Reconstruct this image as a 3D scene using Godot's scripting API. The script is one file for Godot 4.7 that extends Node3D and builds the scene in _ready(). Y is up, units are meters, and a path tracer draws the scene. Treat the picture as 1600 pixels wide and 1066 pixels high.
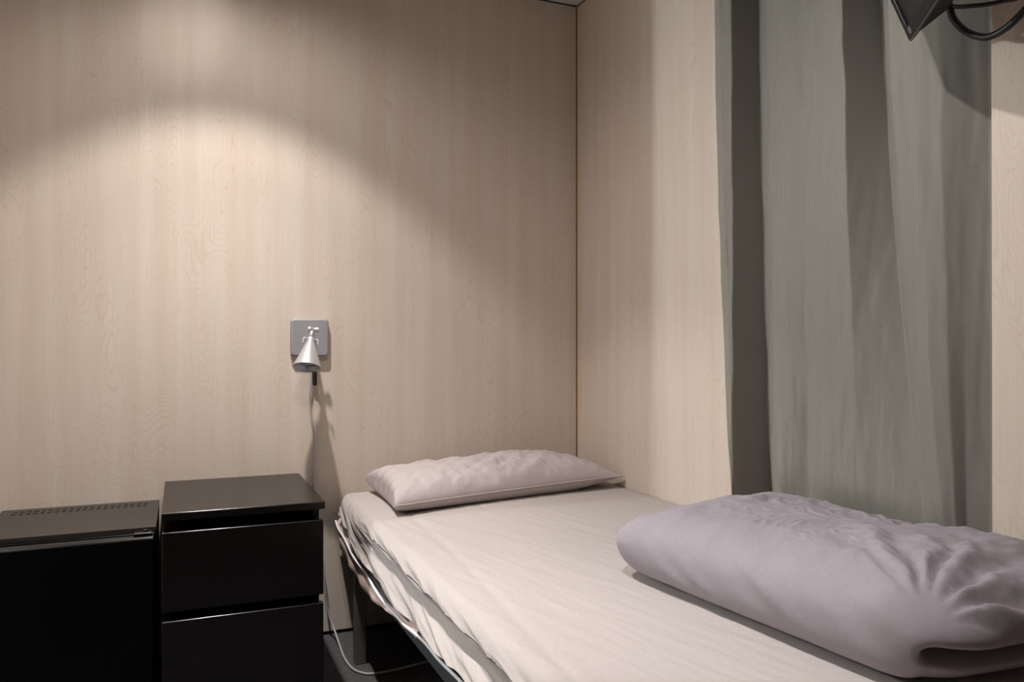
extends Node3D
# A small cabin bedroom: wood-laminate walls, a single bed, a black bedside chest, a mini fridge, a wall reading lamp, a curtain and a wall television.
# The back wall is z = 0, the right wall x = 0, the floor y = 0; the room lies at x < 0, z > 0.

var M := {}
var names := {}

# ------------------------------------------------------------------ naming and tagging
func numbered(called: String) -> String:
	if not names.has(called):
		names[called] = 0
		return called
	names[called] += 1
	return "%s_%03d" % [called, names[called]]

func tag(o: Node3D, label: String, category: String, group := "") -> void:
	o.set_meta("label", label)
	o.set_meta("category", category)
	if group != "":
		o.set_meta("group", group)

func thing(called: String, label: String, category: String, at := Vector3.ZERO, group := "") -> Node3D:
	var o := Node3D.new()
	o.name = numbered(called)
	add_child(o, true)
	o.position = at
	tag(o, label, category, group)
	return o

func part(called: String, mesh: Mesh, mat: Material, parent: Node3D, at := Vector3.ZERO) -> MeshInstance3D:
	var o := MeshInstance3D.new()
	o.name = called
	o.mesh = mesh
	o.material_override = mat
	o.position = at
	o.cast_shadow = GeometryInstance3D.SHADOW_CASTING_SETTING_ON
	parent.add_child(o, true)
	return o

func structure(called: String, mesh: Mesh, mat: Material, at := Vector3.ZERO) -> MeshInstance3D:
	var o := part(called, mesh, mat, self, at)
	o.set_meta("kind", "structure")
	return o

# ------------------------------------------------------------------ mesh helpers (front faces run clockwise)
func st_new() -> SurfaceTool:
	var st := SurfaceTool.new()
	st.begin(Mesh.PRIMITIVE_TRIANGLES)
	return st

func tri(st: SurfaceTool, a: Vector3, b: Vector3, c: Vector3, group: int) -> void:
	for v in [a, b, c]:
		st.set_smooth_group(group)
		st.add_vertex(v)

# a quad whose visible side is the one that `out` points to
func quad(st: SurfaceTool, a: Vector3, b: Vector3, c: Vector3, d: Vector3, out: Vector3, group := -1) -> void:
	var g := group if group >= 0 else 4294967295
	if (c - a).cross(b - a).dot(out) < 0.0:
		tri(st, a, d, c, g)
		tri(st, a, c, b, g)
	else:
		tri(st, a, b, c, g)
		tri(st, a, c, d, g)

func tri_out(st: SurfaceTool, a: Vector3, b: Vector3, c: Vector3, out: Vector3, group := -1) -> void:
	var g := group if group >= 0 else 4294967295
	if (c - a).cross(b - a).dot(out) < 0.0:
		tri(st, a, c, b, g)
	else:
		tri(st, a, b, c, g)

func done(st: SurfaceTool) -> ArrayMesh:
	st.generate_normals()
	return st.commit()

# a box from lo to hi with chamfered edges
func chamfer(st: SurfaceTool, lo: Vector3, hi: Vector3, b := 0.002, xf := Transform3D.IDENTITY) -> void:
	var c := (lo + hi) * 0.5
	var h := (hi - lo) * 0.5
	for ax in 3:
		var u := (ax + 1) % 3
		var w := (ax + 2) % 3
		for s in [-1.0, 1.0]:
			var p := []
			for k in [[-1, -1], [1, -1], [1, 1], [-1, 1]]:
				var v := Vector3.ZERO
				v[ax] = s * h[ax]
				v[u] = k[0] * (h[u] - b)
				v[w] = k[1] * (h[w] - b)
				p.append(xf * (c + v))
			var n := Vector3.ZERO
			n[ax] = s
			quad(st, p[0], p[1], p[2], p[3], xf.basis * n)
		# the four edges along this axis
		for s in [-1.0, 1.0]:
			for r in [-1.0, 1.0]:
				var q := []
				for k in [[-1, 0], [1, 0], [1, 1], [-1, 1]]:
					var v := Vector3.ZERO
					v[ax] = k[0] * (h[ax] - b)
					v[u] = s * (h[u] - (b if k[1] == 0 else 0.0))
					v[w] = r * (h[w] - (0.0 if k[1] == 0 else b))
					q.append(xf * (c + v))
				var n := Vector3.ZERO
				n[u] = s
				n[w] = r
				quad(st, q[0], q[1], q[2], q[3], xf.basis * n)
	for sx in [-1.0, 1.0]:
		for sy in [-1.0, 1.0]:
			for sz in [-1.0, 1.0]:
				var a := c + Vector3(sx * h.x, sy * (h.y - b), sz * (h.z - b))
				var e := c + Vector3(sx * (h.x - b), sy * h.y, sz * (h.z - b))
				var f := c + Vector3(sx * (h.x - b), sy * (h.y - b), sz * h.z)
				tri_out(st, xf * a, xf * e, xf * f, xf.basis * Vector3(sx, sy, sz))

func block(lo: Vector3, hi: Vector3, b := 0.002) -> ArrayMesh:
	var st := st_new()
	chamfer(st, lo, hi, b)
	return done(st)

# a smooth sheet of points; P[i][j]; flip turns its visible side
func sheet(st: SurfaceTool, P: Array, flip := false, uvs := false, us := 1.0, vs := 1.0) -> void:
	for i in P.size() - 1:
		var A: PackedVector3Array = P[i]
		var B: PackedVector3Array = P[i + 1]
		for j in A.size() - 1:
			var q := [A[j], B[j], B[j + 1], A[j], B[j + 1], A[j + 1]]
			var t := [[i, j], [i + 1, j], [i + 1, j + 1], [i, j], [i + 1, j + 1], [i, j + 1]]
			for k in 6:
				var m: int = 5 - k if flip else k
				st.set_smooth_group(0)
				if uvs:
					st.set_uv(Vector2(t[m][0] * us / (P.size() - 1), t[m][1] * vs / (A.size() - 1)))
				st.add_vertex(q[m])

# a round bar along points (Catmull-Rom), capped
func tube(st: SurfaceTool, pts: Array, r: float, n := 8, steps := 8, caps := true) -> void:
	var cv := Curve3D.new()
	for i in pts.size():
		var a: Vector3 = pts[maxi(i - 1, 0)]
		var b: Vector3 = pts[mini(i + 1, pts.size() - 1)]
		var t := (b - a) / 6.0
		cv.add_point(pts[i], -t, t)
	var line := PackedVector3Array()
	for i in pts.size() - 1:
		for k in steps:
			line.append(cv.sample(i, float(k) / steps))
	line.append(pts[-1])
	var up := Vector3(0.31, 0.2, 0.93).normalized()
	var rings := []
	for i in line.size():
		var d := (line[mini(i + 1, line.size() - 1)] - line[maxi(i - 1, 0)]).normalized()
		var side := up.cross(d).normalized()
		up = d.cross(side).normalized()
		var ring := PackedVector3Array()
		for k in n + 1:
			var a := TAU * k / n
			ring.append(line[i] + (side * cos(a) + up * sin(a)) * r)
		rings.append(ring)
	sheet(st, rings, true)
	if caps:
		for e in [0, rings.size() - 1]:
			var ring: PackedVector3Array = rings[e]
			var out: Vector3 = (line[0] - line[1]) if e == 0 else (line[-1] - line[-2])
			var mid := line[e]
			for k in n:
				tri_out(st, mid, ring[k], ring[k + 1], out)

# a profile of (radius, height) pairs spun round the y axis of xf
func lathe(st: SurfaceTool, prof: Array, n: int, xf: Transform3D) -> void:
	var rings := []
	for p in prof:
		var ring := PackedVector3Array()
		for k in n + 1:
			var a := TAU * k / n
			ring.append(xf * Vector3(p[0] * cos(a), p[1], p[0] * sin(a)))
		rings.append(ring)
	sheet(st, rings, false)

func sstep(a: float, b: float, x: float) -> float:
	var t := clampf((x - a) / (b - a), 0.0, 1.0)
	return t * t * (3.0 - 2.0 * t)

func table(T: Array, x: float) -> float:
	if x <= T[0][0]:
		return T[0][1]
	for i in T.size() - 1:
		if x <= T[i + 1][0]:
			return lerpf(T[i][1], T[i + 1][1], sstep(T[i][0], T[i + 1][0], x) * 0.4 + 0.6 * (x - T[i][0]) / (T[i + 1][0] - T[i][0]))
	return T[-1][1]

func noise(seed_: int, freq: float, octaves := 3) -> FastNoiseLite:
	var n := FastNoiseLite.new()
	n.seed = seed_
	n.noise_type = FastNoiseLite.TYPE_SIMPLEX_SMOOTH
	n.frequency = freq
	n.fractal_type = FastNoiseLite.FRACTAL_FBM
	n.fractal_octaves = octaves
	return n

# ------------------------------------------------------------------ materials
func plain(c: Color, rough := 0.6, metal := 0.0, spec := 0.5) -> StandardMaterial3D:
	var m := StandardMaterial3D.new()
	m.albedo_color = c
	m.roughness = rough
	m.metallic = metal
	m.metallic_specular = spec
	return m

# pale maple laminate: contour lines of a stretched noise give the cathedral figure, finer noise the pores
func maple_image() -> Image:
	var w := 512
	var h := 960
	var a := noise(11, 1.0, 2)
	var fine := noise(5, 1.0, 2)
	var broad := noise(8, 1.0, 2)
	var im := Image.create(w, h, false, Image.FORMAT_RGB8)
	var base := Color(0.81, 0.757, 0.707)
	var line := Color(0.73, 0.635, 0.56)
	for x in w:
		# the pattern wraps round in x by mixing the two ends
		var fx := float(x) / w
		var k := sstep(0.86, 1.0, fx)
		for y in h:
			var fy := float(y) / h
			var u := fx * 8.0
			var v := fy * 3.4
			var f := a.get_noise_2d(u, v)
			var fi := fine.get_noise_2d(fx * 210.0, fy * 9.0)
			var br := broad.get_noise_2d(fx * 17.0, fy * 0.9)
			if k > 0.0:
				f = lerpf(f, a.get_noise_2d(u - 8.0, v), k)
				fi = lerpf(fi, fine.get_noise_2d((fx - 1.0) * 210.0, fy * 9.0), k)
				br = lerpf(br, broad.get_noise_2d((fx - 1.0) * 17.0, fy * 0.9), k)
			var r := f * 13.0
			var e := r - floorf(r)
			var ring := sstep(0.62, 0.95, e) * (1.0 - sstep(0.95, 1.0, e))
			var show := sstep(0.05, 0.5, f + 0.2)
			var t := clampf(ring * (0.12 + 0.36 * show) + fi * 0.2 + br * 0.35 + 0.1, -0.3, 1.0)
			im.set_pixel(x, y, base.lerp(line, t * 0.62))
	return im

func fabric(c: Color, seed_: int, amount: float, bump: float, sheen := 0.15) -> StandardMaterial3D:
	var m := plain(Color.WHITE, 0.92, 0.0, 0.25)
	var nz := noise(seed_, 0.06, 4)
	var src := nz.get_seamless_image(512, 512)
	var flecks := noise(seed_ + 3, 0.35, 2).get_seamless_image(512, 512)
	var im := Image.create(512, 512, false, Image.FORMAT_RGB8)
	for y in 512:
		for x in 512:
			var t := (src.get_pixel(x, y).r - 0.5) * amount + (flecks.get_pixel(x, y).r - 0.5) * amount * 1.2
			im.set_pixel(x, y, Color(c.r * (1.0 + t), c.g * (1.0 + t), c.b * (1.0 + t)))
	im.generate_mipmaps()
	m.albedo_texture = ImageTexture.create_from_image(im)
	m.uv1_triplanar = true
	m.uv1_scale = Vector3.ONE * 3.0
	if bump > 0.0:
		var b := noise(seed_ + 9, 0.022, 4).get_seamless_image(512, 512)
		b.convert(Image.FORMAT_RGBA8)
		b.bump_map_to_normal_map(bump)
		m.normal_enabled = true
		m.normal_texture = ImageTexture.create_from_image(b)
		m.normal_scale = 1.0
	m.rim_enabled = true
	m.rim = sheen
	m.rim_tint = 0.6
	return m

func make_materials() -> void:
	var wood := plain(Color.WHITE, 0.55, 0.0, 0.35)
	var mi := maple_image()
	wood.albedo_texture = ImageTexture.create_from_image(mi)
	wood.uv1_triplanar = true
	wood.uv1_world_triplanar = true
	wood.uv1_scale = Vector3(1.0 / 1.22, 1.0 / 2.3, 1.0 / 1.22)
	M.wood = wood
	M.wood_edge = plain(Color(0.60, 0.42, 0.22), 0.6)
	M.gap = plain(Color(0.05, 0.045, 0.04), 0.8)
	M.ceiling = fabric(Color(0.82, 0.82, 0.80), 41, 0.2, 0.0, 0.0)
	# dark ribbed carpet
	var car := plain(Color.WHITE, 1.0, 0.0, 0.1)
	var ci := Image.create(512, 512, false, Image.FORMAT_RGB8)
	var cn := noise(77, 0.5, 2)
	var cb := noise(78, 0.02, 2)
	for y in 512:
		for x in 512:
			var loop := 0.5 + 0.5 * sin(TAU * x / 8.0) * sin(TAU * (y + 4.0 * (int(x / 8.0) % 2)) / 8.0)
			var t := 0.13 + 0.34 * loop + 0.10 * cn.get_noise_2d(x, y) + 0.03 * cb.get_noise_2d(x, y)
			ci.set_pixel(x, y, Color(t * 1.0, t * 0.97, t * 0.98))
	car.albedo_texture = ImageTexture.create_from_image(ci)
	car.uv1_triplanar = true
	car.uv1_world_triplanar = true
	car.uv1_scale = Vector3.ONE * 3.2
	M.carpet = car
	# black-brown stained veneer
	var vn := plain(Color.WHITE, 0.27, 0.0, 0.42)
	var vi := Image.create(256, 512, false, Image.FORMAT_RGB8)
	var vz := noise(31, 1.0, 3)
	for y in 512:
		for x in 256:
			var t := 1.0 + 0.35 * vz.get_noise_2d(x * 0.012, y * 0.35)
			vi.set_pixel(x, y, Color(0.06 * t, 0.045 * t, 0.044 * t))
	vn.albedo_texture = ImageTexture.create_from_image(vi)
	vn.uv1_triplanar = true
	vn.uv1_scale = Vector3(1.5, 1.5, 1.5)
	M.veneer = vn
	M.veneer_edge = plain(Color(0.11, 0.085, 0.08), 0.17, 0.0, 0.8)
	M.inside = plain(Color(0.03, 0.025, 0.025), 0.8)
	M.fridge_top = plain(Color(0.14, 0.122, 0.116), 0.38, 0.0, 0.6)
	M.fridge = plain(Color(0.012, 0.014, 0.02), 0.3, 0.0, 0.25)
	M.fridge_cap = plain(Color(0.05, 0.05, 0.055), 0.18, 0.0, 0.7)
	M.hinge = plain(Color(0.22, 0.19, 0.18), 0.25, 0.6)
	M.chrome = plain(Color(0.78, 0.78, 0.79), 0.18, 1.0)
	M.silver = plain(Color(0.74, 0.735, 0.74), 0.36, 0.55)
	M.plate = plain(Color(0.60, 0.595, 0.61), 0.45, 0.2)
	M.cord = plain(Color(0.66, 0.65, 0.66), 0.5)
	M.dark_plastic = plain(Color(0.10, 0.09, 0.085), 0.5)
	M.lens = plain(Color(0.25, 0.38, 0.55), 0.1, 0.4, 0.8)
	M.sheet = fabric(Color(0.685, 0.65, 0.635), 21, 0.04, 0.35)
	M.pillow = fabric(Color(0.71, 0.668, 0.665), 22, 0.05, 0.7)
	M.duvet = fabric(Color(0.59, 0.556, 0.582), 23, 0.06, 0.6)
	M.mattress = fabric(Color(0.78, 0.68, 0.65), 24, 0.08, 0.8)
	M.piping = plain(Color(0.86, 0.86, 0.87), 0.7)
	M.thread = M.pillow
	M.curtain = fabric(Color(0.515, 0.503, 0.47), 25, 0.05, 0.25, 0.1)
	M.curtain.backlight_enabled = false
	M.hem = fabric(Color(0.54, 0.52, 0.48), 26, 0.12, 0.7, 0.1)
	M.steel = plain(Color(0.26, 0.27, 0.29), 0.45, 0.3)
	M.leg = plain(Color(0.40, 0.385, 0.37), 0.45, 0.2)
	M.tv = plain(Color(0.06, 0.058, 0.06), 0.45)
	M.tv_shell = plain(Color(0.035, 0.033, 0.035), 0.6)
	M.screen = plain(Color(0.085, 0.085, 0.09), 0.25, 0.0, 0.5)
	M.tv_edge = plain(Color(0.30, 0.28, 0.27), 0.35)
	M.logo = plain(Color(0.45, 0.45, 0.47), 0.4)
	M.cable = plain(Color(0.035, 0.03, 0.04), 0.45)
	M.paint = plain(Color(0.86, 0.86, 0.86), 0.5)

# ------------------------------------------------------------------ lamps in the ceiling
# glow: colour of the face; lights are set just under it
func downlight(at: Vector3, label: String, glow: Color, glow_energy: float) -> Node3D:
	var t := thing("ceiling_downlight", label, "ceiling light", at, "recessed lights in the ceiling")
	var st := st_new()
	lathe(st, [[0.032, -0.001], [0.034, -0.006], [0.044, -0.006], [0.048, -0.002], [0.048, 0.0]], 32, Transform3D.IDENTITY)
	part("trim_ring", done(st), M.paint, t)
	var m := plain(Color(0.9, 0.9, 0.9), 0.5)
	m.emission_enabled = true
	m.emission = glow
	m.emission_energy_multiplier = glow_energy
	st = st_new()
	lathe(st, [[0.0, -0.003], [0.033, -0.003]], 32, Transform3D.IDENTITY)
	part("diffuser", done(st), m, t)
	return t

func spot(parent: Node3D, at: Vector3, towards: Vector3, half_angle: float, blend: float, c: Color, energy: float, size := 0.025) -> void:
	var l := SpotLight3D.new()
	l.name = "beam"
	parent.add_child(l, true)
	l.position = at
	var d := towards - (parent.position + at)
	l.look_at_from_position(parent.position + at, towards, Vector3.RIGHT if absf(d.normalized().y) > 0.95 else Vector3.UP)
	l.spot_angle = half_angle
	l.spot_angle_attenuation = blend
	l.light_color = c
	l.light_energy = energy
	l.light_size = size
	l.spot_range = 9.0
	l.spot_attenuation = 2.0
	l.shadow_enabled = true

func omni(parent: Node3D, at: Vector3, c: Color, energy: float, size: float) -> void:
	var l := OmniLight3D.new()
	l.name = "bulb_light"
	parent.add_child(l, true)
	l.position = at
	l.light_color = c
	l.light_energy = energy
	l.light_size = size
	l.omni_range = 9.0
	l.omni_attenuation = 2.0
	l.shadow_enabled = true

# a small round lamp on the end wall of the entrance recess, out of the picture
func build_recess_lamp() -> void:
	var t := thing("recess_lamp", "small round cool wall lamp on the end wall of the entrance recess", "wall lamp", Vector3(-3.06, 1.75, 0.40))
	var turn := Basis(Vector3(0, 0, 1), -PI / 2.0)
	var st := st_new()
	lathe(st, [[0.0, 0.001], [0.05, 0.001], [0.05, 0.012], [0.044, 0.016], [0.036, 0.016], [0.0, 0.016]], 32, Transform3D(turn, Vector3.ZERO))
	part("mount", done(st), M.paint, t)
	var m := plain(Color(0.9, 0.9, 0.9), 0.5)
	m.emission_enabled = true
	m.emission = COOL
	m.emission_energy_multiplier = 3.0
	st = st_new()
	lathe(st, [[0.034, 0.016], [0.034, 0.024], [0.026, 0.034], [0.012, 0.039], [0.0, 0.040]], 32, Transform3D(turn, Vector3.ZERO))
	part("diffuser", done(st), m, t)
	omni(t, Vector3(0.062, 0, 0), COOL, 2.1, 0.018)

const CEILING := 2.255
const WARM := Color(1.0, 0.98, 0.965)
const NEUTRAL := Color(1.0, 0.99, 0.985)
const COOL := Color(0.95, 0.985, 1.0)

func _ready() -> void:
	# ---- camera
	var cam := Camera3D.new()
	cam.name = "camera"
	add_child(cam)
	cam.position = Vector3(-1.3915, 0.97, 2.6505)
	cam.rotation = Vector3(deg_to_rad(0.187), deg_to_rad(-22.95), 0.0)
	cam.fov = 46.93
	cam.near = 0.05
	cam.far = 40.0
	cam.current = true
	# ---- environment: a closed room, no sky light gets in
	var we := WorldEnvironment.new()
	we.name = "environment"
	var env := Environment.new()
	env.background_mode = Environment.BG_COLOR
	env.background_color = Color(0.02, 0.02, 0.02)
	env.ambient_light_source = Environment.AMBIENT_SOURCE_BG
	env.tonemap_mode = Environment.TONE_MAPPER_LINEAR
	env.tonemap_exposure = 1.07
	env.sdfgi_enabled = true
	env.ssao_enabled = true
	env.ssil_enabled = true
	we.environment = env
	add_child(we)
	make_materials()
	# ---- ceiling lamps: two warm downlights along the aisle, a cooler one in the entrance recess
	var d1 := downlight(Vector3(-1.27, CEILING, 0.58), "recessed warm downlight in the ceiling close to the back wall", WARM, 3.0)
	spot(d1, Vector3(0, -0.012, 0), Vector3(-1.27, 0.0, 0.58), 49.5, 0.32, WARM, 1.24)
	spot(d1, Vector3(0, -0.012, 0), Vector3(-1.27, 0.0, 0.58), 41.0, 1.0, WARM, 2.0)
	spot(d1, Vector3(0, -0.012, 0), Vector3(-1.27, 0.0, 0.58), 80.0, 0.5, WARM, 0.33)
	spot(d1, Vector3(0, -0.014, 0), Vector3(-1.37, 1.98, 0.0), 17.0, 1.0, WARM, 0.12)
	var d2 := downlight(Vector3(-1.2, CEILING, 1.72), "recessed warm downlight in the ceiling beside the foot of the bed", NEUTRAL, 3.0)
	spot(d2, Vector3(0, -0.012, 0), Vector3(-1.15, 0.0, 1.72), 33.0, 1.0, NEUTRAL, 2.0)
	spot(d2, Vector3(0, -0.012, 0), Vector3(0.0, 0.95, 1.8), 39.0, 0.9, NEUTRAL, 0.65)
	spot(d2, Vector3(0, -0.012, 0), Vector3(-1.15, 0.0, 1.72), 80.0, 0.5, NEUTRAL, 0.65)
	build_recess_lamp()
	# ---- setting
	build_room()
	# ---- things
	build_bed()
	build_pillow()
	build_duvet()
	build_chest()
	build_fridge()
	build_lamp()
	build_curtain()
	build_television()

# ------------------------------------------------------------------ room
func panels(called: String, boxes: Array, mat: Material) -> Node3D:
	var o := Node3D.new()
	o.name = called
	o.set_meta("kind", "structure")
	add_child(o, true)
	for b in boxes:
		part("panel", block(b[0], b[1], 0.0015), mat, o)
	return o

func build_room() -> void:
	structure("floor", block(Vector3(-4.0, -0.05, -0.1), Vector3(0.35, 0.0, 4.3), 0.001), M.carpet)
	structure("ceiling", block(Vector3(-4.0, CEILING, -0.1), Vector3(0.35, CEILING + 0.05, 4.3), 0.001), M.ceiling)
	structure("wall_back", block(Vector3(-4.0, 0.012, -0.05), Vector3(0.0, CEILING - 0.006, 0.0), 0.001), M.wood)
	structure("baseboard_back", block(Vector3(-4.0, 0.0, -0.05), Vector3(0.0, 0.012, -0.004), 0.0005), M.gap)
	structure("trim_1", block(Vector3(-4.0, CEILING - 0.006, -0.05), Vector3(0.0, CEILING, -0.002), 0.0005), M.gap)
	structure("trim_2", block(Vector3(-0.0065, 0.012, 0.0), Vector3(0.0, CEILING - 0.006, 0.002), 0.0005), M.wood_edge)
	structure("trim_3", block(Vector3(0.001, CEILING - 0.005, 0.0), Vector3(0.04, CEILING, 4.2), 0.0005), M.gap)
	panels("wall_right", [
		[Vector3(0.0, 0.0, -0.05), Vector3(0.035, CEILING - 0.005, 0.915)],
		[Vector3(0.0, 0.0, 1.652), Vector3(0.045, CEILING - 0.005, 4.2)],
		[Vector3(0.0, 2.16, 0.915), Vector3(0.035, CEILING - 0.005, 1.652)],
		[Vector3(0.30, 0.0, -0.05), Vector3(0.35, CEILING, 4.2)],
		[Vector3(0.035, 0.0, -0.05), Vector3(0.30, CEILING - 0.005, 0.0)],
	], M.wood)
	# the partition beside the fridge ends where the entrance recess begins
	panels("wall_left", [
		[Vector3(-1.97, 0.0, 0.0), Vector3(-1.935, CEILING, 0.444)],
		[Vector3(-1.97, 0.0, 1.0), Vector3(-1.935, CEILING, 4.2)],
	], M.wood)
	structure("wall_entrance", block(Vector3(-3.11, 0.0, 0.0), Vector3(-3.06, CEILING, 4.2), 0.002), M.paint)
	structure("wall_front", block(Vector3(-4.0, 0.0, 4.2), Vector3(0.35, CEILING, 4.25), 0.002), M.paint)

# ------------------------------------------------------------------ bed
const HEM := [[0.03, 0.415], [0.10, 0.412], [0.14, 0.397], [0.30, 0.376], [0.40, 0.358], [0.47, 0.360], [0.70, 0.356], [0.87, 0.350], [1.07, 0.354], [1.2, 0.362], [1.3, 0.372], [1.5, 0.375], [2.05, 0.36]]
const PIPE := [[0.04, 0.385], [0.10, 0.368], [0.26, 0.342], [0.51, 0.329], [0.74, 0.314], [0.85, 0.324], [1.1, 0.341], [1.28, 0.347], [2.0, 0.345]]
const LOWER := [[0.04, 0.36], [0.07, 0.346], [0.25, 0.29], [0.47, 0.277], [0.62, 0.287], [0.76, 0.307], [0.9, 0.32], [2.0, 0.33]]
const TOP := 0.482

func build_bed() -> void:
	var fr := thing("bed_frame", "dark grey steel single bed frame under the mattress along the right wall", "bed frame")
	part("rail", block(Vector3(-0.908, 0.299, 0.06), Vector3(-0.872, 0.335, 1.99), 0.002), M.steel, fr)
	part("rail", block(Vector3(-0.05, 0.299, 0.06), Vector3(-0.015, 0.335, 1.99), 0.002), M.steel, fr)
	part("rail", block(Vector3(-0.872, 0.299, 0.06), Vector3(-0.05, 0.335, 0.09), 0.002), M.steel, fr)
	part("rail", block(Vector3(-0.872, 0.299, 1.96), Vector3(-0.05, 0.335, 1.99), 0.002), M.steel, fr)
	for k in 9:
		var z := 0.2 + k * 0.2
		part("slat", block(Vector3(-0.872, 0.315, z), Vector3(-0.05, 0.33, z + 0.07), 0.002), M.steel, fr)
	for p in [Vector3(-0.902, 0, 0.25), Vector3(-0.902, 0, 1.83), Vector3(-0.055, 0, 0.25), Vector3(-0.055, 0, 1.83)]:
		part("leg", block(p, p + Vector3(0.034, 0.30, 0.034), 0.002), M.leg, fr)
	# mattress
	var mt := thing("mattress", "pale mattress with white piping showing below the sheet hem at its left side", "mattress")
	var st := st_new()
	chamfer(st, Vector3(-0.868, 0.337, 0.062), Vector3(-0.016, 0.466, 1.985), 0.02)
	part("body", done(st), M.mattress, mt)
	# the loose skirt of its cover hangs lowest near the head
	var P := []
	for i in 65:
		var z := lerpf(0.036, 0.98, i / 64.0)
		var lo := table(LOWER, z)
		var hi := maxf(table(PIPE, z), lo + 0.004) + 0.012
		var row := PackedVector3Array()
		for j in 9:
			var t := j / 8.0
			row.append(Vector3(-0.899 - 0.016 * sin(t * PI * 0.62) - 0.003 * sin(z * 41.0 + t * 3.0) * t, lerpf(hi, lo, t), z))
		for j in range(8, -1, -1):
			var t := j / 8.0
			row.append(Vector3(-0.894 - 0.016 * sin(t * PI * 0.62) - 0.003 * sin(z * 41.0 + t * 3.0) * t, lerpf(hi, lo, t), z))
		P.append(row)
	st = st_new()
	sheet(st, P, false)
	part("skirt", done(st), M.mattress, mt)
	var pts := []
	for i in 40:
		var z := lerpf(0.037, 1.98, i / 39.0)
		pts.append(Vector3(-0.9145 - 0.002 * sin(z * 23.0), table(PIPE, z), z))
	st = st_new()
	tube(st, pts, 0.0035, 7, 3)
	part("piping", done(st), M.piping, mt)
	# fitted sheet
	var fold := noise(301, 1.0, 2)
	var fine := noise(302, 1.0, 3)
	P = []
	var nz := 420
	var na := 300
	for i in nz + 1:
		# b runs from below the head end up over it and along the bed
		var b := lerpf(-0.09, 1.975, pow(i / float(nz), 1.12))
		var z: float
		var db := 0.0
		var rb := 0.035
		var zb := 0.018
		if b < 0.0:
			z = zb
			db = rb - b
		elif b < rb * PI / 2.0:
			var a := b / rb
			z = zb + rb * (1.0 - cos(a))
			db = rb * (1.0 - sin(a))
		else:
			z = zb + rb + b - rb * PI / 2.0
		var row := PackedVector3Array()
		var hem := table(HEM, z)
		for j in na + 1:
			var s := j / float(na)
			# first half of the samples crosses the top, the rest rounds the edge and goes down the side
			var x: float
			var da := 0.0
			var side := 0.0
			var ra := lerpf(0.045, 0.036, sstep(0.08, 0.5, z))
			var xe := -0.910 + ra
			if s < 0.55:
				x = lerpf(-0.004, xe, s / 0.55)
			elif s < 0.70:
				var a := (s - 0.55) / 0.15 * PI / 2.0
				x = xe - ra * sin(a)
				da = ra * (1.0 - cos(a))
				side = sin(a) * sin(a) * 0.6
			else:
				var t := (s - 0.70) / 0.30
				var lean := sstep(0.25, 0.75, z)
				x = xe - ra + lean * (0.015 * pow(sin(PI * minf(t / 0.8, 1.0)), 2.0) - 0.012 * sstep(0.45, 1.0, t)) - (1.0 - lean) * 0.004 * t
				da = lerpf(ra, TOP - hem - minf(db, 0.05) * 0.6, t)
				side = 0.6 + 0.4 * t
			var y := TOP - da - db
			# top: a hardly visible crown, long fine wrinkles, one pressed line along the edge
			var topw := 1.0 - clampf(side * 1.6, 0.0, 1.0)
			var w1 := fine.get_noise_2d((x * 0.95 - z * 0.20) * 55.0, (z * 0.95 + x * 0.2) * 5.0)
			var w2 := fine.get_noise_2d((x * 0.97 - z * 0.25) * 20.0 + 40.0, (z + x * 0.25) * 2.6)
			var dip := 0.0009 * w1 + 0.0015 * w2
			var press := absf(x + 0.800 - 0.03 * sin(z * 2.2 + 0.4) + 0.02 * z)
			dip -= 0.0022 * exp(-press * press / 0.00014) * sstep(0.1, 0.25, z)
			y += dip * topw
			if s < 0.7:
				y -= 0.006 * sstep(0.5, 1.0, -x / 0.868)
			# side: drawn folds that slant down towards the foot, steeper at the head
			if side > 0.0:
				var slope := lerpf(0.4, 0.12, sstep(0.05, 0.5, z))
				var q := (y - 0.42) + slope * (z - 0.3)
				var f := fold.get_noise_2d(q * 15.0, z * 1.6 + 7.0)
				var f2 := fold.get_noise_2d(q * 46.0 + 30.0, z * 3.0)
				var ridge := 1.0 - 2.0 * absf(f)
				x -= side * (0.010 * (ridge - 0.35) + 0.003 * f2)
				y += side * 0.001 * f2
			if z < 0.07:
				x += 0.022 * (1.0 - sstep(0.03, 0.09, z)) * side
			row.append(Vector3(x, y, z))
		P.append(row)
	st = st_new()
	sheet(st, P, true)
	var sh := MeshInstance3D.new()
	sh.name = numbered("fitted_sheet")
	sh.mesh = done(st)
	sh.material_override = M.sheet
	add_child(sh, true)
	tag(sh, "beige fitted sheet stretched over the mattress with creased folds down its left side", "bed sheet")

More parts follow.
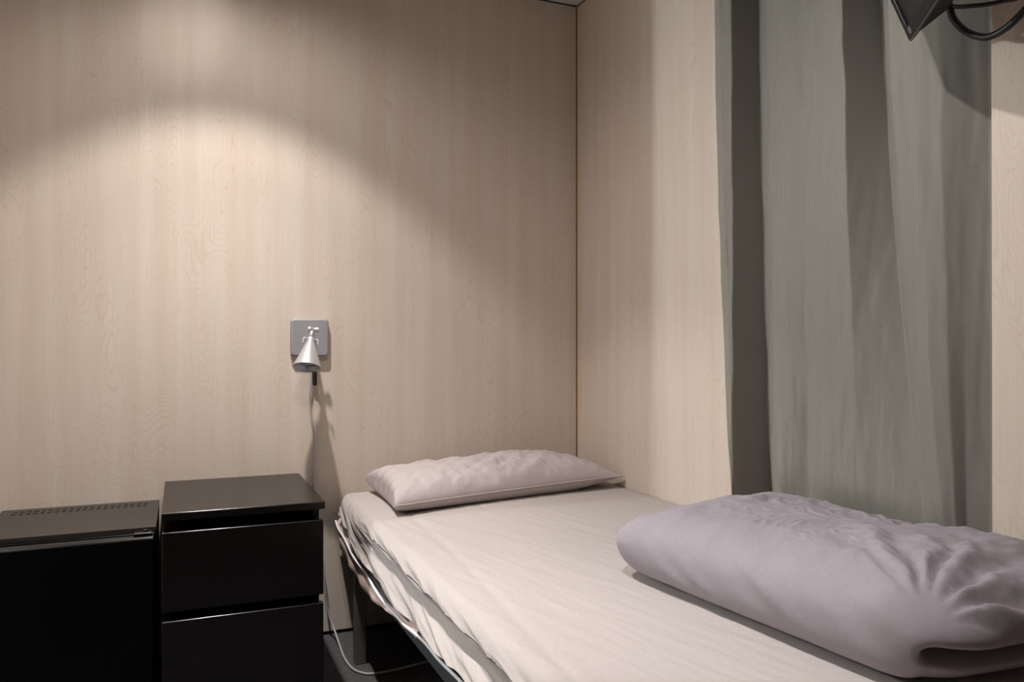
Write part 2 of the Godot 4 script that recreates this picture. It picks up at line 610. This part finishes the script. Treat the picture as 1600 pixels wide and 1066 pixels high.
# ------------------------------------------------------------------ pillow
func build_pillow() -> void:
	var t := thing("pillow", "mauve beige pillow with a stitched front seam lying at the head of the bed", "pillow")
	var bl := Vector3(-0.822, 0.522, 0.055)
	var br := Vector3(-0.035, 0.515, 0.045)
	var fl := Vector3(-0.828, 0.508, 0.468)
	var frr := Vector3(-0.012, 0.522, 0.350)
	var nz := noise(401, 1.0, 3)
	var n := 120
	var top := []
	var low := []
	var seam := []
	for i in n + 1:
		var u := -cos(PI * i / n)
		var ra := PackedVector3Array()
		var rb := PackedVector3Array()
		for j in n + 1:
			var v := -cos(PI * j / n)
			var a := (u + 1.0) * 0.5
			var b := (v + 1.0) * 0.5
			var p := bl.lerp(br, a).lerp(fl.lerp(frr, a), b)
			# sides drawn in between the pinched corners
			p.x -= 0.018 * u * (1.0 - v * v)
			p.z -= 0.014 * v * (1.0 - u * u)
			var eu := maxf(1.0 - pow(absf(u), 3.2), 0.0)
			var ev := maxf(1.0 - pow(absf(v), 2.6), 0.0)
			var body := pow(eu, 0.20 if u < 0.0 else 0.62) * pow(ev, 0.50)
			var edge := (1.0 - u * u) * (1.0 - v * v)
			var sag := 0.012 * sin(u * 2.2 + 0.6) * edge
			var w := nz.get_noise_2d(u * 5.0 + v * 1.5, v * 2.2) * 0.011
			# creases that run back from the front seam
			var near := sstep(-0.1, 0.85, v) * (1.0 - sstep(0.9, 1.0, v))
			w += near * 0.013 * (1.0 - 2.0 * absf(nz.get_noise_2d(u * 9.0 + 30.0, v * 1.6 - u * 1.5))) * (1.0 - u * u)
			w -= near * 0.013 * exp(-pow((u + 0.28 - 0.25 * (v - 0.6)) / 0.045, 2.0))
			w -= 0.010 * exp(-pow((v - 0.55 + 0.5 * (u + 0.1)) / 0.08, 2.0)) * exp(-pow((u - 0.05) / 0.28, 2.0))
			# gathers at the left end
			w += 0.005 * sin(v * 17.0 + 2.0 * u) * sstep(-0.72, -0.98, u) * (1.0 - v * v)
			var ht := 0.078 * body + sag
			ra.append(p + Vector3(0.004 * sin(v * 21.0) * sstep(0.9, 1.0, -u) * (1.0 - v * v), ht + w * pow(edge, 0.35), 0.0))
			var floor_y := TOP + 0.003
			rb.append(Vector3(p.x, maxf(p.y - 0.055 * body + 0.003 * sin(u * 9.0) * edge, floor_y), p.z))
			if j == n:
				seam.append(p + Vector3(0, 0.0, 0.0))
		top.append(ra)
		low.append(rb)
	for j in n + 1:
		# weld both halves at the rim
		top[0][j] = low[0][j].lerp(top[0][j], 0.5); low[0][j] = top[0][j]
		top[n][j] = low[n][j].lerp(top[n][j], 0.5); low[n][j] = top[n][j]
	var st := st_new()
	sheet(st, top, true)
	sheet(st, low, false)
	part("pillowcase", done(st), M.pillow, t)
	var line := []
	for i in range(0, n + 1, 3):
		line.append(top[i][n] + Vector3(0, 0.0005, 0.0005))
	st = st_new()
	tube(st, line, 0.0022, 6, 2)
	part("seam", done(st), M.thread, t)

# ------------------------------------------------------------------ duvet
func build_duvet() -> void:
	var t := thing("duvet", "mauve grey duvet folded into a thick bundle on the foot half of the bed", "duvet")
	var c := Vector2(-0.275, 1.52)
	# outline (x, z), walked clockwise seen from above: near left corner, left side, back left, back right, right side, near right
	var corners := [Vector2(-0.475, 1.925), Vector2(-0.555, 1.165), Vector2(-0.03, 1.10), Vector2(-0.018, 1.97)]
	var radii := [0.09, 0.11, 0.10, 0.05]
	var outline := PackedVector2Array()
	for i in 4:
		var a: Vector2 = corners[(i + 3) % 4]
		var b: Vector2 = corners[i]
		var d: Vector2 = corners[(i + 1) % 4]
		var r: float = radii[i]
		var p0 := b + (a - b).normalized() * r
		var p1 := b + (d - b).normalized() * r
		for k in 13:
			var s := k / 12.0
			outline.append(p0.lerp(b, s).lerp(b.lerp(p1, s), s))
	# resample evenly
	var total := 0.0
	var cum := PackedFloat32Array([0.0])
	for i in outline.size():
		total += outline[i].distance_to(outline[(i + 1) % outline.size()])
		cum.append(total)
	var ns := 420
	var ring := PackedVector2Array()
	var k2 := 0
	for i in ns:
		var want := total * i / ns
		while cum[k2 + 1] < want:
			k2 += 1
		ring.append(outline[k2].lerp(outline[(k2 + 1) % outline.size()], (want - cum[k2]) / maxf(cum[k2 + 1] - cum[k2], 1e-6)))
	ring.append(ring[0])
	var nz := noise(501, 1.0, 3)
	var big := noise(502, 1.0, 2)
	var base := TOP + 0.004
	var nt := 150
	var P := []
	for i in ns + 1:
		var q := ring[i]
		var row := PackedVector3Array()
		# how much of the folded edge (the crease between the two layers) this place shows: the near side only
		var nearside := sstep(1.82, 1.90, q.y) * sstep(-0.475, -0.448, q.x)
		for j in nt + 1:
			# by angle round the side, then by even steps over the top
			var ph := lerpf(-PI / 2.0, 0.742, j / 90.0)
			var cph := cos(ph)
			var sph := sin(ph)
			if j > 90:
				cph = pow(0.8797 * (1.0 - (j - 90) / float(nt - 90)), 1.0 / 0.42)
				sph = sqrt(1.0 - cph * cph)
				ph = asin(sph)
			var rho := pow(maxf(cph, 0.0), 0.42 if sph > 0.0 else 0.19)
			var yy := signf(sph) * pow(absf(sph), 0.95)
			var pos := c + (q - c) * rho
			# thickness here
			var x := pos.x
			var z := pos.y
			var hh := 0.142
			hh += 0.016 * sstep(1.5, 1.85, z)
			hh += 0.012 * (1.0 - absf(x + 0.28) / 0.28)
			hh -= 0.020 * sstep(-0.16, 0.0, x) * (1.0 - sstep(1.58, 1.68, z))
			hh -= 0.018 * sstep(1.30, 1.12, z)
			var y := base + hh * (yy * 0.5 + 0.5)
			var upper := sstep(-0.2, 0.6, sph)
			var inner := 1.0 - pow(rho, 3.0)
			# wrinkles of the top
			var w := 0.006 * nz.get_noise_2d(x * 7.0, z * 7.0)
			w += 0.009 * sstep(-0.42, -0.1, x) * (0.4 - absf(nz.get_noise_2d(x * 4.0 - z * 4.5 + 3.0, (x + z) * 6.0)))
			w += 0.007 * sstep(1.5, 1.2, z) * (0.4 - absf(nz.get_noise_2d(x * 6.0 + 9.0, z * 10.0 + x * 4.0)))
			# fine pressed creases
			var warp := 0.12 * nz.get_noise_2d(x * 3.0 + 50.0, z * 3.0)
			var c1 := 1.0 - 2.4 * absf(nz.get_noise_2d((x + warp) * 5.0 - z * 3.0 + 20.0, (z - warp) * 9.0 + x * 5.0))
			var c2 := 1.0 - 2.4 * absf(big.get_noise_2d((x - warp) * 12.0 + z * 8.0, (z + warp) * 4.0 - x * 6.0 + 11.0))
			w += (0.0035 * maxf(c1, 0.0) * maxf(c1, 0.0) + 0.0025 * maxf(c2, 0.0) * maxf(c2, 0.0)) * sstep(-0.5, -0.3, x)
			# gathers that fan out of the near left corner
			var e := Vector2(x + 0.47, z - 1.90)
			var dist := e.length()
			var ang := atan2(-e.y, e.x)
			var fan := sin(ang * 20.0 + 2.2 * nz.get_noise_2d(dist * 7.0, ang * 2.0)) * sstep(0.03, 0.10, dist) * (1.0 - sstep(0.12, 0.46, dist)) * sstep(1.35, 0.9, ang)
			w += 0.0085 * fan
			y += w * upper
			# the pressed line where the upper layer turns over
			var out := (q - c).normalized()
			var side := 1.0 - absf(sph)
			var push := 0.0
			push += 0.010 * big.get_noise_2d(q.x * 5.0 + 2.0, q.y * 5.0 + ph * 0.6) * sqrt(maxf(side, 0.0))
			# crease
			var cr := exp(-pow((ph + 0.27 + 0.10 * sin(q.x * 14.0)) / 0.15, 2.0))
			push -= 0.060 * cr * nearside
			push -= 0.016 * nearside * sstep(0.0, -0.6, ph)
			# small dog-ear at the back left
			push += 0.012 * exp(-pow((q.x + 0.55) / 0.03, 2.0)) * exp(-pow((q.y - 1.22) / 0.05, 2.0)) * side
			pos += out * push
			pos.x = minf(pos.x, -0.014)
			row.append(Vector3(pos.x, maxf(y, base - 0.001), pos.y))
		P.append(row)
	var st := st_new()
	sheet(st, P, false)
	part("cover", done(st), M.duvet, t)

# ------------------------------------------------------------------ bedside chest
func build_chest() -> void:
	var t := thing("bedside_chest", "low black-brown two drawer chest standing between the fridge and the bed", "nightstand", Vector3(-1.4315, 0, 0.006))
	# own axes: x 0..0.40, z 0..0.5
	var st := st_new()
	chamfer(st, Vector3(0.003, 0.0, 0.0), Vector3(0.021, 0.525, 0.440), 0.001)
	chamfer(st, Vector3(0.378, 0.0, 0.0), Vector3(0.396, 0.525, 0.440), 0.001)
	chamfer(st, Vector3(0.021, 0.01, 0.0), Vector3(0.378, 0.525, 0.012), 0.001)
	chamfer(st, Vector3(0.021, 0.02, 0.012), Vector3(0.378, 0.036, 0.440), 0.001)
	part("body", done(st), M.veneer, t)
	st = st_new()
	chamfer(st, Vector3(0.0, 0.525, 0.0), Vector3(0.4025, 0.5455, 0.499), 0.0016)
	var top := part("top", done(st), M.veneer, t)
	st = st_new()
	tube(st, [Vector3(0.001, 0.5433, 0.4970), Vector3(0.4015, 0.5433, 0.4970)], 0.0025, 12, 1)
	part("edge_band", done(st), M.veneer_edge, top)
	for d in [[0.296, 0.4965], [0.04, 0.2735]]:
		st = st_new()
		chamfer(st, Vector3(0.001, d[0], 0.478), Vector3(0.398, d[1], 0.499), 0.0018)
		var dr := part("drawer", done(st), M.veneer, t)
		st = st_new()
		chamfer(st, Vector3(0.03, d[0] + 0.012, 0.04), Vector3(0.369, d[1] - 0.04, 0.478), 0.001)
		part("drawer_box", done(st), M.inside, dr)
		st = st_new()
		tube(st, [Vector3(0.002, d[1] - 0.0019, 0.4972), Vector3(0.397, d[1] - 0.0019, 0.4972)], 0.0022, 12, 1)
		part("edge_band", done(st), M.veneer_edge, dr)

# ------------------------------------------------------------------ fridge
func build_fridge() -> void:
	var t := thing("mini_fridge", "black mini fridge with a perforated top edge left of the drawer chest", "fridge", Vector3(-1.857, 0, 0.004))
	# own axes: x 0..0.41, top at 0.49
	var w := 0.410
	var h := 0.490
	var dz := 0.386
	var st := st_new()
	chamfer(st, Vector3(0.0, 0.02, 0.0), Vector3(w, h - 0.012, dz), 0.004)
	part("body", done(st), M.fridge, t)
	for p in [Vector3(0.03, 0, 0.03), Vector3(w - 0.06, 0, 0.03), Vector3(0.03, 0, dz - 0.06), Vector3(w - 0.06, 0, dz - 0.06)]:
		part("foot", block(p, p + Vector3(0.03, 0.02, 0.03), 0.002), M.dark_plastic, t)
	# top sheet with two rows of real punched holes at the back
	st = st_new()
	var y1 := h
	var y0 := h - 0.012
	var cols := 20
	var x0 := 0.030
	var x1 := w - 0.028
	var zs := [0.030, 0.062, 0.094]
	var up := Vector3.UP
	quad(st, Vector3(0, y1, 0), Vector3(w, y1, 0), Vector3(w, y1, zs[0]), Vector3(0, y1, zs[0]), up)
	quad(st, Vector3(0, y1, zs[2]), Vector3(w, y1, zs[2]), Vector3(w, y1, dz - 0.002), Vector3(0, y1, dz - 0.002), up)
	quad(st, Vector3(0, y1, zs[0]), Vector3(x0, y1, zs[0]), Vector3(x0, y1, zs[2]), Vector3(0, y1, zs[2]), up)
	quad(st, Vector3(x1, y1, zs[0]), Vector3(w, y1, zs[0]), Vector3(w, y1, zs[2]), Vector3(x1, y1, zs[2]), up)
	for r in 2:
		for k in cols:
			var a := Vector3(lerpf(x0, x1, k / float(cols)), y1, zs[r])
			var b := Vector3(lerpf(x0, x1, (k + 1) / float(cols)), y1, zs[r + 1])
			var mid := (a + b) * 0.5
			var rim := []
			var sq := []
			var n := 12
			for q in n + 1:
				var an := TAU * q / n
				var dv := Vector3(cos(an), 0, sin(an))
				rim.append(mid + dv * Vector3(0.0058, 0, 0.0062).length() * 0.75)
				var mx := maxf(absf(dv.x) / ((b.x - a.x) * 0.5), absf(dv.z) / ((b.z - a.z) * 0.5))
				sq.append(mid + dv / mx)
			# keep the square corners
			for q in n:
				quad(st, rim[q], rim[q + 1], sq[q + 1], sq[q], up)
				if absf(sq[q].x - sq[q + 1].x) > 1e-5 and absf(sq[q].z - sq[q + 1].z) > 1e-5:
					var cx: float = sq[q].x if absf(sq[q].x - mid.x) > absf(sq[q + 1].x - mid.x) else sq[q + 1].x
					var cz: float = sq[q].z if absf(sq[q].z - mid.z) > absf(sq[q + 1].z - mid.z) else sq[q + 1].z
					tri_out(st, sq[q], sq[q + 1], Vector3(cx, y1, cz), up)
				var dn := Vector3(0, -0.006, 0)
				var mq: Vector3 = (rim[q] + rim[q + 1]) * 0.5
				quad(st, rim[q], rim[q + 1], rim[q + 1] + dn, rim[q] + dn, mid - mq)
	# the rim of the top sheet
	for s in [[Vector3(0, 0, 0), Vector3(w, 0, 0), Vector3(0, 0, -1)], [Vector3(0, 0, dz - 0.002), Vector3(w, 0, dz - 0.002), Vector3(0, 0, 1)], [Vector3(0, 0, 0), Vector3(0, 0, dz - 0.002), Vector3(-1, 0, 0)], [Vector3(w, 0, 0), Vector3(w, 0, dz - 0.002), Vector3(1, 0, 0)]]:
		quad(st, s[0] + Vector3(0, y1, 0), s[1] + Vector3(0, y1, 0), s[1] + Vector3(0, y0, 0), s[0] + Vector3(0, y0, 0), s[2])
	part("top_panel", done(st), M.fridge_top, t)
	# door with a rounded glossy cap along its top edge
	st = st_new()
	chamfer(st, Vector3(0.0, 0.03, dz + 0.004), Vector3(w - 0.004, h - 0.024, dz + 0.040), 0.004)
	var door := part("door", done(st), M.fridge, t)
	st = st_new()
	var P := []
	for i in 13:
		var a := PI * i / 12.0
		P.append(PackedVector3Array([Vector3(0.0, h - 0.024 + 0.010 * sin(a), dz + 0.022 + 0.0185 * cos(a)), Vector3(w - 0.006, h - 0.024 + 0.010 * sin(a), dz + 0.022 + 0.0185 * cos(a))]))
	sheet(st, P, false)
	for e in [0, 1]:
		for i in 12:
			tri_out(st, Vector3(0.0 if e == 0 else w - 0.006, h - 0.024, dz + 0.022), P[i][e], P[i + 1][e], Vector3(-1 if e == 0 else 1, 0, 0))
	part("door_cap", done(st), M.fridge_cap, door)
	st = st_new()
	chamfer(st, Vector3(w - 0.052, h - 0.012, dz - 0.002), Vector3(w - 0.008, h - 0.0065, dz + 0.030), 0.002)
	lathe(st, [[0.0, 0.0], [0.006, 0.0], [0.006, -0.006], [0.0, -0.006]], 14, Transform3D(Basis.IDENTITY, Vector3(w - 0.024, h - 0.001, dz + 0.018)))
	part("hinge", done(st), M.hinge, t)

# ------------------------------------------------------------------ wall lamp
func build_lamp() -> void:
	var t := thing("wall_lamp", "small silver cone reading lamp on a square plate on the back wall above the chest", "wall lamp", Vector3(-0.995, 0.99, 0.0))
	# rounded square plate, 12 cm
	var st := st_new()
	var r := 0.012
	var n := 6
	var out := []
	for q in 4:
		var cx: float = (0.0605 - r) * [1, -1, -1, 1][q]
		var cy: float = (0.0615 - r) * [1, 1, -1, -1][q]
		for k in n + 1:
			var a := PI / 2.0 * (q + k / float(n))
			out.append([Vector2(cx, cy), Vector2(cos(a), sin(a))])
	var rows := []
	for lv in [[0.0, 0.0], [0.0, 0.018], [0.0015, 0.0215], [0.005, 0.024]]:
		var row := PackedVector3Array()
		for o in out:
			var p: Vector2 = o[0] + o[1] * (r - lv[0])
			row.append(Vector3(p.x, p.y, lv[1]))
		row.append(row[0])
		rows.append(row)
	sheet(st, rows, true)
	var last: PackedVector3Array = rows[3]
	for k in last.size() - 1:
		tri_out(st, Vector3(0, 0, 0.024), last[k], last[k + 1], Vector3(0, 0, 1))
	part("plate", done(st), M.plate, t, Vector3(-0.002, 0.0, 0.001))
	# arm, cross joint
	var j := Vector3(-0.006, 0.025, 0.092)
	st = st_new()
	tube(st, [Vector3(0.004, 0.024, 0.022), Vector3(-0.002, 0.024, 0.055), j], 0.0055, 14, 4)
	part("arm", done(st), M.silver, t)
	st = st_new()
	lathe(st, [[0.0, -0.021], [0.0075, -0.021], [0.0085, -0.0195], [0.0085, -0.012], [0.0065, -0.011], [0.0065, 0.0], [0.009, 0.001], [0.009, 0.012], [0.0075, 0.0135], [0.0, 0.0135]], 20, Transform3D(Basis(Vector3(0, 0, 1), PI / 2.0 - 0.06), j))
	part("joint", done(st), M.silver, t)
	# shade: its axis leans out from the wall and a little to the left
	var ax := Vector3(-0.17, -0.93, 0.34).normalized()
	var side := ax.cross(Vector3(1, 0, 0)).normalized()
	var xf := Transform3D(Basis(ax.cross(side).normalized() * -1.0, ax * -1.0, side), j)
	xf.basis = xf.basis.orthonormalized()
	st = st_new()
	lathe(st, [[0.0, 0.0], [0.0065, -0.001], [0.0065, -0.034], [0.0, -0.034]], 20, xf)
	part("neck", done(st), M.silver, t)
	st = st_new()
	var prof := [[0.0, -0.028], [0.0105, -0.028], [0.0115, -0.030], [0.0115, -0.043], [0.0135, -0.046], [0.0425, -0.126], [0.0435, -0.129], [0.0425, -0.130], [0.0400, -0.124], [0.0120, -0.050], [0.0, -0.050]]
	lathe(st, prof, 40, xf)
	part("shade", done(st), M.silver, t)
	for s in [-1.0, 1.0]:
		st = st_new()
		var p0 := xf * Vector3(s * 0.0115, -0.036, 0.004)
		var p1 := xf * Vector3(s * 0.0215, -0.034, 0.004)
		var p2 := xf * Vector3(s * 0.0235, -0.050, 0.004)
		tube(st, [p0, p1, p2], 0.0022, 6, 4)
		part("shade_clip", done(st), M.silver, t)
	st = st_new()
	lathe(st, [[0.0, -0.060], [0.010, -0.060], [0.031, -0.108], [0.0325, -0.113], [0.026, -0.118], [0.0, -0.121]], 24, xf)
	part("bulb", done(st), M.lens, t)
	# cord: from the plate's lower edge down the wall, behind the chest, over the carpet and under the bed
	var o := -t.position
	var c := [
		Vector3(-0.995, 0.945, 0.010), Vector3(-0.993, 0.90, 0.020), Vector3(-0.993, 0.84, 0.018), Vector3(-0.9965, 0.785, 0.012), Vector3(-0.991, 0.73, 0.010), Vector3(-0.983, 0.68, 0.008), Vector3(-0.981, 0.62, 0.007), Vector3(-0.983, 0.5, 0.007), Vector3(-0.975, 0.36, 0.010),
		Vector3(-0.956, 0.25, 0.028), Vector3(-0.949, 0.164, 0.03), Vector3(-0.938, 0.082, 0.03), Vector3(-0.922, 0.03, 0.055), Vector3(-0.919, 0.006, 0.13), Vector3(-0.923, 0.0045, 0.225), Vector3(-0.917, 0.0045, 0.31), Vector3(-0.897, 0.0045, 0.355), Vector3(-0.865, 0.0045, 0.374), Vector3(-0.797, 0.0045, 0.371), Vector3(-0.69, 0.0045, 0.35), Vector3(-0.55, 0.0045, 0.33), Vector3(-0.4, 0.0045, 0.4)]
	var cc := []
	for p in c:
		cc.append(p + o)
	st = st_new()
	tube(st, cc, 0.0036, 8, 5)
	part("power_cord", done(st), M.cord, t)
	st = st_new()
	chamfer(st, Vector3(-0.987, 0.832, 0.008) + o, Vector3(-0.974, 0.895, 0.022) + o, 0.002)
	part("switch", done(st), M.dark_plastic, t)

# ------------------------------------------------------------------ curtain
const FOLD_HIGH := [[0.8612, -0.020], [0.9298, -0.020], [0.9392, 0.065], [1.0264, 0.020], [1.1184, -0.010], [1.1815, -0.008], [1.2608, -0.016], [1.3104, -0.020], [1.3158, 0.095], [1.4379, -0.030], [1.4975, -0.030], [1.5552, -0.020], [1.5880, 0.000], [1.6261, 0.034], [1.6440, 0.032]]
const FOLD_LOW := [[0.9245, -0.020], [0.9301, -0.016], [0.9388, 0.105], [1.1183, -0.030], [1.1537, -0.022], [1.1898, -0.002], [1.2589, -0.018], [1.3682, -0.022], [1.5059, -0.004], [1.5334, -0.016], [1.5623, -0.020], [1.5821, -0.010], [1.5924, 0.012], [1.6261, 0.034], [1.6440, 0.032]]

func build_curtain() -> void:
	var rail := thing("curtain_rail", "slim white rail across the top of the curtained opening", "curtain rail", Vector3(0.0, 2.13, 1.27))
	part("track", block(Vector3(-0.075, 0.0, -0.45), Vector3(0.03, 0.018, 0.38), 0.003), M.paint, rail)
	part("bracket", block(Vector3(-0.01, 0.018, -0.02), Vector3(0.01, 0.032, 0.02), 0.002), M.paint, rail)
	var t := thing("curtain", "grey fabric curtain hanging in loose folds over the opening in the right wall", "curtain")
	var nz := noise(601, 1.0, 3)
	var nh := 180
	var nw := 300
	var front := []
	for i in nh + 1:
		var y := lerpf(2.128, 0.12, i / float(nh))
		var f := (1.95 - y) / (1.95 - 0.65)
		f = pow(f, 1.6) if f > 0.0 else f * 0.5
		var cv := Curve2D.new()
		var pts := PackedVector2Array()
		for k in FOLD_HIGH.size():
			var a := Vector2(FOLD_HIGH[k][0], FOLD_HIGH[k][1])
			var b := Vector2(FOLD_LOW[k][0], FOLD_LOW[k][1])
			pts.append(a.lerp(b, clampf(f, -0.15, 1.15)))
		for k in pts.size():
			var a := pts[maxi(k - 1, 0)]
			var b := pts[mini(k + 1, pts.size() - 1)]
			var d := (b - a).normalized()
			var l0 := pts[k].distance_to(a) * 0.3
			var l1 := pts[k].distance_to(b) * 0.3
			cv.add_point(pts[k], -d * l0, d * l1)
		var ln := cv.get_baked_length()
		var row := PackedVector3Array()
		var low := 1.0 - sstep(0.55, 0.66, y)
		for j in nw + 1:
			var s := j / float(nw)
			var p := cv.sample_baked(ln * s)
			var x := p.y + 0.0035 * nz.get_noise_2d(p.x * 22.0, y * 3.0) + 0.006 * nz.get_noise_2d(p.x * 9.0 + y * 3.0, y * 2.0 + 9.0) * sin(PI * s)
			x = lerpf(x, maxf(x, 0.004), low * sstep(1.05, 1.2, p.x))
			x = lerpf(maxf(x, 0.009), x, sstep(0.485, 0.53, y))
			if p.x < 0.92:
				x = minf(x, -0.005)
			row.append(Vector3(x, y, p.x))
		front.append(row)
	# a second face behind gives the cloth its thickness
	var back := []
	for row in front:
		var b := PackedVector3Array()
		for j in row.size():
			var d: Vector3 = row[mini(j + 1, row.size() - 1)] - row[maxi(j - 1, 0)]
			b.append(row[j] + Vector3(d.z, 0.0, -d.x).normalized() * 0.0015)
		back.append(b)
	var st := st_new()
	sheet(st, front, false)
	sheet(st, back, true)
	part("cloth", done(st), M.curtain, t)
	# turned and stitched edge at the left
	var hem := []
	for i in nh + 1:
		var row := PackedVector3Array()
		var src: PackedVector3Array = front[i]
		var back_row: PackedVector3Array = back[i]
		row.append(back_row[7])
		row.append(back_row[0] + Vector3(0.0005, 0, -0.001))
		row.append(src[0] + Vector3(-0.0015, 0, -0.0025))
		for j in 8:
			var k := j
			row.append(src[k] + Vector3(-0.0022 + 0.0006 * sin(i * 1.9 + j * 0.8), 0, 0.0))
		row.append(src[8])
		hem.append(row)
	st = st_new()
	sheet(st, hem, false)
	part("hem", done(st), M.hem, t)

# ------------------------------------------------------------------ television
func build_television() -> void:
	# own axes: x along the width from the corner that is seen, y up the tilted screen, z out of the screen
	var t := thing("television", "small black flat television tilted down on the right wall above the curtain", "television", Vector3(-0.13, 1.539, 1.5835))
	var w := Vector3(-0.6, 0.0, 0.8)
	var n0 := Vector3(-0.8, 0.0, -0.6)
	var tilt := deg_to_rad(22.0)
	var u := Vector3.UP * cos(tilt) + n0 * sin(tilt)
	var n := n0 * cos(tilt) - Vector3.UP * sin(tilt)
	t.basis = Basis(w, u, n) if w.cross(u).dot(n) > 0.0 else Basis(w, u, -n)
	var zs := 1.0 if w.cross(u).dot(n) > 0.0 else -1.0
	var W := 0.46
	var H := 0.29
	# with zs < 0 the screen looks along -z of the node
	var st := st_new()
	var zf := 0.0
	var zb := -0.012 * zs
	# bezel: four bars
	var bars := [[Vector2(0, 0), Vector2(W, 0.022)], [Vector2(0, H - 0.016), Vector2(W, H)], [Vector2(0, 0.022), Vector2(0.016, H - 0.016)], [Vector2(W - 0.016, 0.022), Vector2(W, H - 0.016)]]
	for b in bars:
		chamfer(st, Vector3(b[0].x, b[0].y, minf(zf, zb)), Vector3(b[1].x, b[1].y, maxf(zf, zb)), 0.0012)
	part("bezel", done(st), M.tv, t)
	st = st_new()
	chamfer(st, Vector3(0.016, 0.022, minf(-0.004 * zs, zb)), Vector3(W - 0.016, H - 0.016, maxf(-0.004 * zs, zb)), 0.0006)
	part("screen", done(st), M.screen, t)
	st = st_new()
	chamfer(st, Vector3(0.0, -0.0025, minf(-0.001 * zs, -0.006 * zs)), Vector3(W, 0.0005, maxf(-0.001 * zs, -0.006 * zs)), 0.0006)
	part("bezel_trim", done(st), M.tv_edge, t)
	# back shell: a tapering box
	var lo := [Vector3(0.006, 0.004, zb), Vector3(W - 0.006, 0.004, zb), Vector3(W - 0.006, H - 0.006, zb), Vector3(0.006, H - 0.006, zb)]
	var zd := -0.056 * zs
	var hi := [Vector3(0.055, 0.009, zd), Vector3(W - 0.055, 0.009, zd), Vector3(W - 0.055, H - 0.04, zd), Vector3(0.055, H - 0.04, zd)]
	st = st_new()
	var mid := Vector3(W / 2.0, H / 2.0, -0.04 * zs)
	for k in 4:
		var k1 := (k + 1) % 4
		quad(st, lo[k], lo[k1], hi[k1], hi[k], (lo[k] + lo[k1] + hi[k] + hi[k1]) * 0.25 - mid)
	quad(st, hi[0], hi[1], hi[2], hi[3], Vector3(0, 0, -zs))
	part("back_shell", done(st), M.tv_shell, t)
	# round maker's mark low on the left of the bezel
	st = st_new()
	var rg := []
	for k in 25:
		var a := TAU * k / 24.0
		var row := PackedVector3Array()
		for j in 9:
			var b := TAU * j / 8.0
			row.append(Vector3(0.026 + (0.0062 + 0.0009 * cos(b)) * cos(a), 0.0115 + (0.0062 + 0.0009 * cos(b)) * sin(a), (0.0004 + 0.0005 * sin(b)) * zs))
		rg.append(row)
	sheet(st, rg, zs > 0.0)
	chamfer(st, Vector3(0.0235, 0.008, minf(0.0, 0.0008 * zs)), Vector3(0.0247, 0.0155, maxf(0.0, 0.0008 * zs)), 0.0002)
	chamfer(st, Vector3(0.0275, 0.0075, minf(0.0, 0.0008 * zs)), Vector3(0.0287, 0.0150, maxf(0.0, 0.0008 * zs)), 0.0002)
	part("maker_mark", done(st), M.logo, t)
	# arm to the wall (above the picture)
	var k := thing("television_bracket", "black swivel bracket that carries the television on the right wall", "bracket", Vector3(-0.001, 1.76, 1.80))
	var back := t.transform * Vector3(W / 2.0, H / 2.0, zd - 0.004 * zs) - k.position
	st = st_new()
	tube(st, [Vector3(-0.008, 0, 0), Vector3(-0.05, 0.0, 0.005), back], 0.012, 12, 4)
	part("arm", done(st), M.tv_shell, k)
	part("wall_plate", block(Vector3(-0.008, -0.07, -0.05), Vector3(0.0, 0.07, 0.05), 0.001), M.tv_shell, k)
	var tp := t.transform * Vector3(0.10, 0.06, zd * 0.98)
	# cables
	st = st_new()
	tube(st, [tp, Vector3(-0.085, 1.625, 1.618), Vector3(-0.06, 1.624, 1.609), Vector3(-0.06, 1.608, 1.612), Vector3(-0.06, 1.578, 1.621), Vector3(-0.06, 1.547, 1.644), Vector3(-0.06, 1.526, 1.672), Vector3(-0.06, 1.518, 1.696), Vector3(-0.06, 1.523, 1.725), Vector3(-0.06, 1.539, 1.754), Vector3(-0.055, 1.565, 1.787), Vector3(-0.03, 1.63, 1.85), Vector3(-0.008, 1.70, 1.90)], 0.0065, 10, 6)
	var c1 := MeshInstance3D.new()
	c1.name = numbered("cable")
	c1.mesh = done(st)
	c1.material_override = M.cable
	add_child(c1, true)
	tag(c1, "thick black cable looping low beside the television at the right wall", "cable")
	st = st_new()
	tube(st, [t.transform * Vector3(0.085, 0.05, zd * 0.98), Vector3(-0.07, 1.613, 1.603), Vector3(-0.06, 1.603, 1.617), Vector3(-0.06, 1.595, 1.634), Vector3(-0.06, 1.579, 1.684), Vector3(-0.06, 1.571, 1.722), Vector3(-0.06, 1.567, 1.754), Vector3(-0.035, 1.60, 1.83), Vector3(-0.008, 1.68, 1.88)], 0.004, 9, 6)
	var c2 := MeshInstance3D.new()
	c2.name = numbered("cable")
	c2.mesh = done(st)
	c2.material_override = M.cable
	add_child(c2, true)
	tag(c2, "thin black cable running almost level above the thick looping one", "cable")
